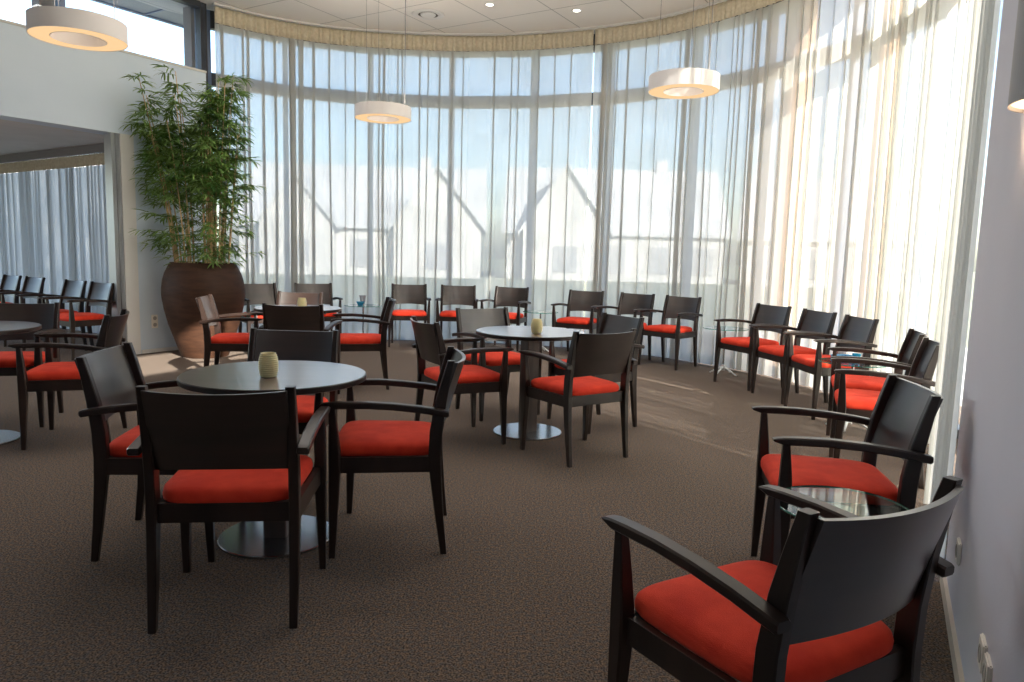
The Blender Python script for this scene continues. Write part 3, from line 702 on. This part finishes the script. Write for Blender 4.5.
# ------------------------------------------------------------------ ceiling fittings and outlets
def downlight(x, y, lab):
    t = thing('downlight', lab, 'downlight', (x, y, CEIL), 0, 'recessed ceiling spotlights')
    bm = bmesh.new(); lathe(bm, [(.045, -.006), (.065, -.004), (.068, -.0005), (.045, -.0005)], 40, closed=True); obj('trim_ring', bm, WHITE, t, smooth=True)
    bm = bmesh.new(); lathe(bm, [(0.0005, -.004), (.045, -.004), (.045, -.001), (0.0005, -.001)], 32); obj('lens', bm, BULBGLOW, t)
    L = bpy.data.lights.new('spot_light', 'SPOT'); L.energy = 12; L.color = (1, .85, .66); L.spot_size = 1.6; L.shadow_soft_size = .04
    lo = bpy.data.objects.new('spot_light', L); link(lo, t); lo.location = (0, 0, -.03)
downlight(-.38, 9.19, 'left recessed ceiling spotlight near the round vent')
downlight(.69, 9.32, 'right recessed ceiling spotlight, farther from the round vent')
t = thing('ceiling_vent', 'round white ceiling vent above the back curtain', 'vent', (-1.18, 9.62, CEIL))
bm = bmesh.new(); lathe(bm, [(.13, -.012), (.2, -.008), (.21, -.0005), (.13, -.0005)], 48, closed=True); obj('vent_ring', bm, WHITE, t, smooth=True)
bm = bmesh.new(); lathe(bm, [(0.0005, -.02), (.09, -.018), (.10, -.006), (.09, -.002), (0.0005, -.002)], 40); obj('vent_disc', bm, WHITE, t, smooth=True, autosmooth=40)
bm = bmesh.new(); lathe(bm, [(.10, -.0035), (.13, -.0035), (.13, -.001), (.10, -.001)], 40, closed=True); obj('vent_slot', bm, mat('vent_shadow_gap', (.12, .11, .1), .8), t)
def outlet(p, z, ang, lab, group, n=1, w=.08):
    t = thing('wall_outlet', lab, 'outlet', (p.x, p.y, z), ang, group)      # local +x points out of the wall
    hh = .04 * n
    bm = bmesh.new(); box(bm, -.001, .011, -w / 2, w / 2, -hh, hh); bmesh.ops.bevel(bm, geom=bm.edges[:], offset=.004, segments=2, affect='EDGES'); fp = obj('faceplate', bm, PLASTIC, t)
    for k in range(n):
        zc = -hh + .04 + .08 * k
        bm = bmesh.new(); N = 24
        prev = [[(.0112, math.cos(2 * PI * i / N) * r, zc + math.sin(2 * PI * i / N) * r) for i in range(N)] for r in (.0235, .019)]
        loft(bm, [prev[0], [(.013, y, z_) for _, y, z_ in prev[0]], [(.013, y, z_) for _, y, z_ in prev[1]], [(.0113, y, z_) for _, y, z_ in prev[1]]])
        obj('socket', bm, PLASTICD, fp)
aR = math.atan2(-nr.y, -nr.x); aL = math.atan2(-nl.y, -nl.x)
outlet(rw(0.46), .30, aR, 'white wall outlet on the right wall, farthest of the three', 'outlets on the right wall')
outlet(rw(1.215), .30, aR, 'middle of the three white outlets low on the right wall', 'outlets on the right wall')
outlet(rw(1.32), .30, aR, 'nearest of the three white outlets in the bottom right corner', 'outlets on the right wall')
outlet(lw(.34), .375, aL, 'white double outlet on the pale wall left of the pot', 'outlets beside the pot', n=2)
outlet(lw(.60), .375, aL, 'white outlet on the pale wall, partly hidden by the pot', 'outlets beside the pot')

# ------------------------------------------------------------------ outside
bm = bmesh.new(); box(bm, -150, 150, 11.2, 200, -.4, -.16); box(bm, 4.6, 150, -60, 11.2, -.4, -.16)
struct(obj('lawn', bm, GRASS))
bm = bmesh.new(); box(bm, -7, 8, 9, 14.5, -.38, -.13); box(bm, 4.2, 6.4, -4, 9, -.38, -.13); struct(obj('terrace', bm, mat('pale_paving', (.55, .53, .5), .9)))
def pillar(x, y, r, lab):
    bm = bmesh.new(); prof = [(0.0005, -.13), (r, -.13)]
    lathe(bm, [(0.0005, -.13), (r + .03, -.13), (r + .03, .08), (r, .1), (r, 4.28), (0.0005, 4.29)], 28)
    tag(obj('brick_column', bm, BRICK, None, smooth=True, loc=(x, y, 0), autosmooth=40), lab, 'column', 'peach columns outside the glazing')
pillar(3.22, 8.66, .17, 'peach column outside, glowing through the curtain right of centre')
pillar(3.62, 7.42, .13, 'peach column outside, glowing through the curtain farther right')
def house(x, y, rz, w, d, hw, hr, lab, gables=()):
    t = thing('house', lab, 'house', (x, y, -.16), rz, 'houses beyond the lawn')
    bm = bmesh.new(); box(bm, -w / 2, w / 2, -d / 2, d / 2, 0, hw)
    a = [bm.verts.new((s * w / 2, yy, z)) for s in (-1, 1) for yy, z in ((-d / 2, hw), (d / 2, hw), (0, hw + hr))]
    bm.faces.new(a[:3]); bm.faces.new(a[3:]); hwl = obj('wall', bm, HWALL, t)
    bm = bmesh.new()
    for s in (-1, 1):
        e = .35; k = hr / (d / 2)
        loft(bm, [[(xx, s * (d / 2 + e), hw - e * k), (xx, 0, hw + hr), (xx, 0, hw + hr + .22), (xx, s * (d / 2 + e), hw - e * k + .22)] for xx in (-w / 2 - .3, w / 2 + .3)])
    box(bm, w * .22, w * .22 + .7, -.4, .4, hw + hr - .5, hw + hr + .8)
    obj('roof', bm, HROOF, t)
    nwin = int(w / 2.4)
    for k in range(nwin):
        xx = -w / 2 + (k + .5) * w / nwin
        for z0, z1 in ((.5, 2.1), (3.0, 4.2)):
            if z1 < hw:
                bm = bmesh.new(); box(bm, xx - .6, xx + .6, -d / 2 - .06, -d / 2 + .02, z0, z1); obj('window', bm, HWIN, hwl)
    for gx, gw, gh in gables:
        bm = bmesh.new(); y0 = -d / 2 - .9
        f = [(gx - gw / 2, 0), (gx + gw / 2, 0), (gx + gw / 2, hw), (gx, hw + gh), (gx - gw / 2, hw)]
        loft(bm, [[(x_, yy, z_) for x_, z_ in f] for yy in (y0, 0)]); gb = obj('gable', bm, HWALL, t)
        bm = bmesh.new()
        for s in (-1, 1):
            q = [(gx + s * (gw / 2 + .3), hw - .3 * gh / (gw / 2)), (gx, hw + gh), (gx, hw + gh + .22), (gx + s * (gw / 2 + .3), hw - .3 * gh / (gw / 2) + .22)]
            loft(bm, [[(x_, yy, z_) for x_, z_ in q] for yy in (y0 - .3, 0)])
        obj('gable_roof', bm, HROOF, t)
        bm = bmesh.new(); box(bm, gx - .7, gx + .7, y0 - .05, y0 + .02, .5, 2.0); obj('window', bm, HWIN, gb)
house(-9.2, 47, .05, 14, 9, 3.0, 3.6, 'white house with dark roof and gable beyond the lawn, left of centre', gables=((4.5, 5, 3.2), (-3.5, 4.2, 2.6)))
house(6.2, 48, -.04, 13, 9, 3.0, 3.9, 'white house with long dark roof beyond the lawn, right of centre', gables=((-3, 5, 3.6),))
house(19.5, 45, -.35, 10, 8, 2.9, 3.4, 'white house with dark roof at the far right beyond the lawn')
house(-26, 44, .35, 12, 8, 2.9, 3.4, 'white house with dark roof at the far left beyond the lawn')

# ------------------------------------------------------------------ light
W = bpy.data.worlds.new('sky'); scene.world = W; W.use_nodes = True; nt = W.node_tree
bg = nt.nodes['Background']; sky = nt.nodes.new('ShaderNodeTexSky'); sky.sky_type = 'NISHITA'
sky.sun_disc = False; sky.sun_elevation = math.radians(25); sky.sun_rotation = math.radians(146.6); sky.air_density = 1.0; sky.dust_density = 2.0; sky.ozone_density = 1.0; sky.altitude = 0
nt.links.new(sky.outputs['Color'], bg.inputs['Color']); bg.inputs['Strength'].default_value = 0.46
S = bpy.data.lights.new('sun', 'SUN'); S.energy = 18.0; S.angle = math.radians(0.6); S.color = (1, .93, .82)
so = link(bpy.data.objects.new('sun', S)); el = math.radians(25)
tosun = Vector((.55 * math.cos(el), -.835 * math.cos(el), math.sin(el))); so.rotation_euler = tosun.to_track_quat('Z', 'Y').to_euler()

for i, (x, y) in enumerate([(-2.6, 5.0), (-0.4, 5.6), (1.4, 5.2), (-2.4, 7.4), (-0.6, 7.8), (1.2, 7.8)]):  # added fill lights without fixtures, to brighten the room
    L = bpy.data.lights.new('ceiling_fill_light', 'AREA'); L.shape = 'RECTANGLE'; L.size = 1.2; L.size_y = 0.3; L.energy = 10; L.color = (1, .96, .93)
    lo = link(bpy.data.objects.new('ceiling_fill_light', L)); lo.location = (x, y, CEIL - .02); lo.rotation_euler = (0, 0, math.radians(-30))

L = bpy.data.lights.new('side_room_fill', 'POINT'); L.energy = 45; L.color = (1, .93, .86); L.shadow_soft_size = .4  # added unseen fill for the side room and its ceiling
lo = link(bpy.data.objects.new('side_room_fill', L)); lo.location = (-6.9, 6.0, 1.7)

vs = scene.view_settings; vs.view_transform = 'Standard'; vs.look = 'None'; vs.gamma = 1; vs.use_curve_mapping = False; vs.exposure = 0.45
cy = scene.cycles
cy.use_denoising = True; cy.max_bounces = 10; cy.diffuse_bounces = 6; cy.glossy_bounces = 4; cy.transparent_max_bounces = 40; cy.transmission_bounces = 6
cy.sample_clamp_indirect = 6
cy.caustics_reflective = False; cy.caustics_refractive = False
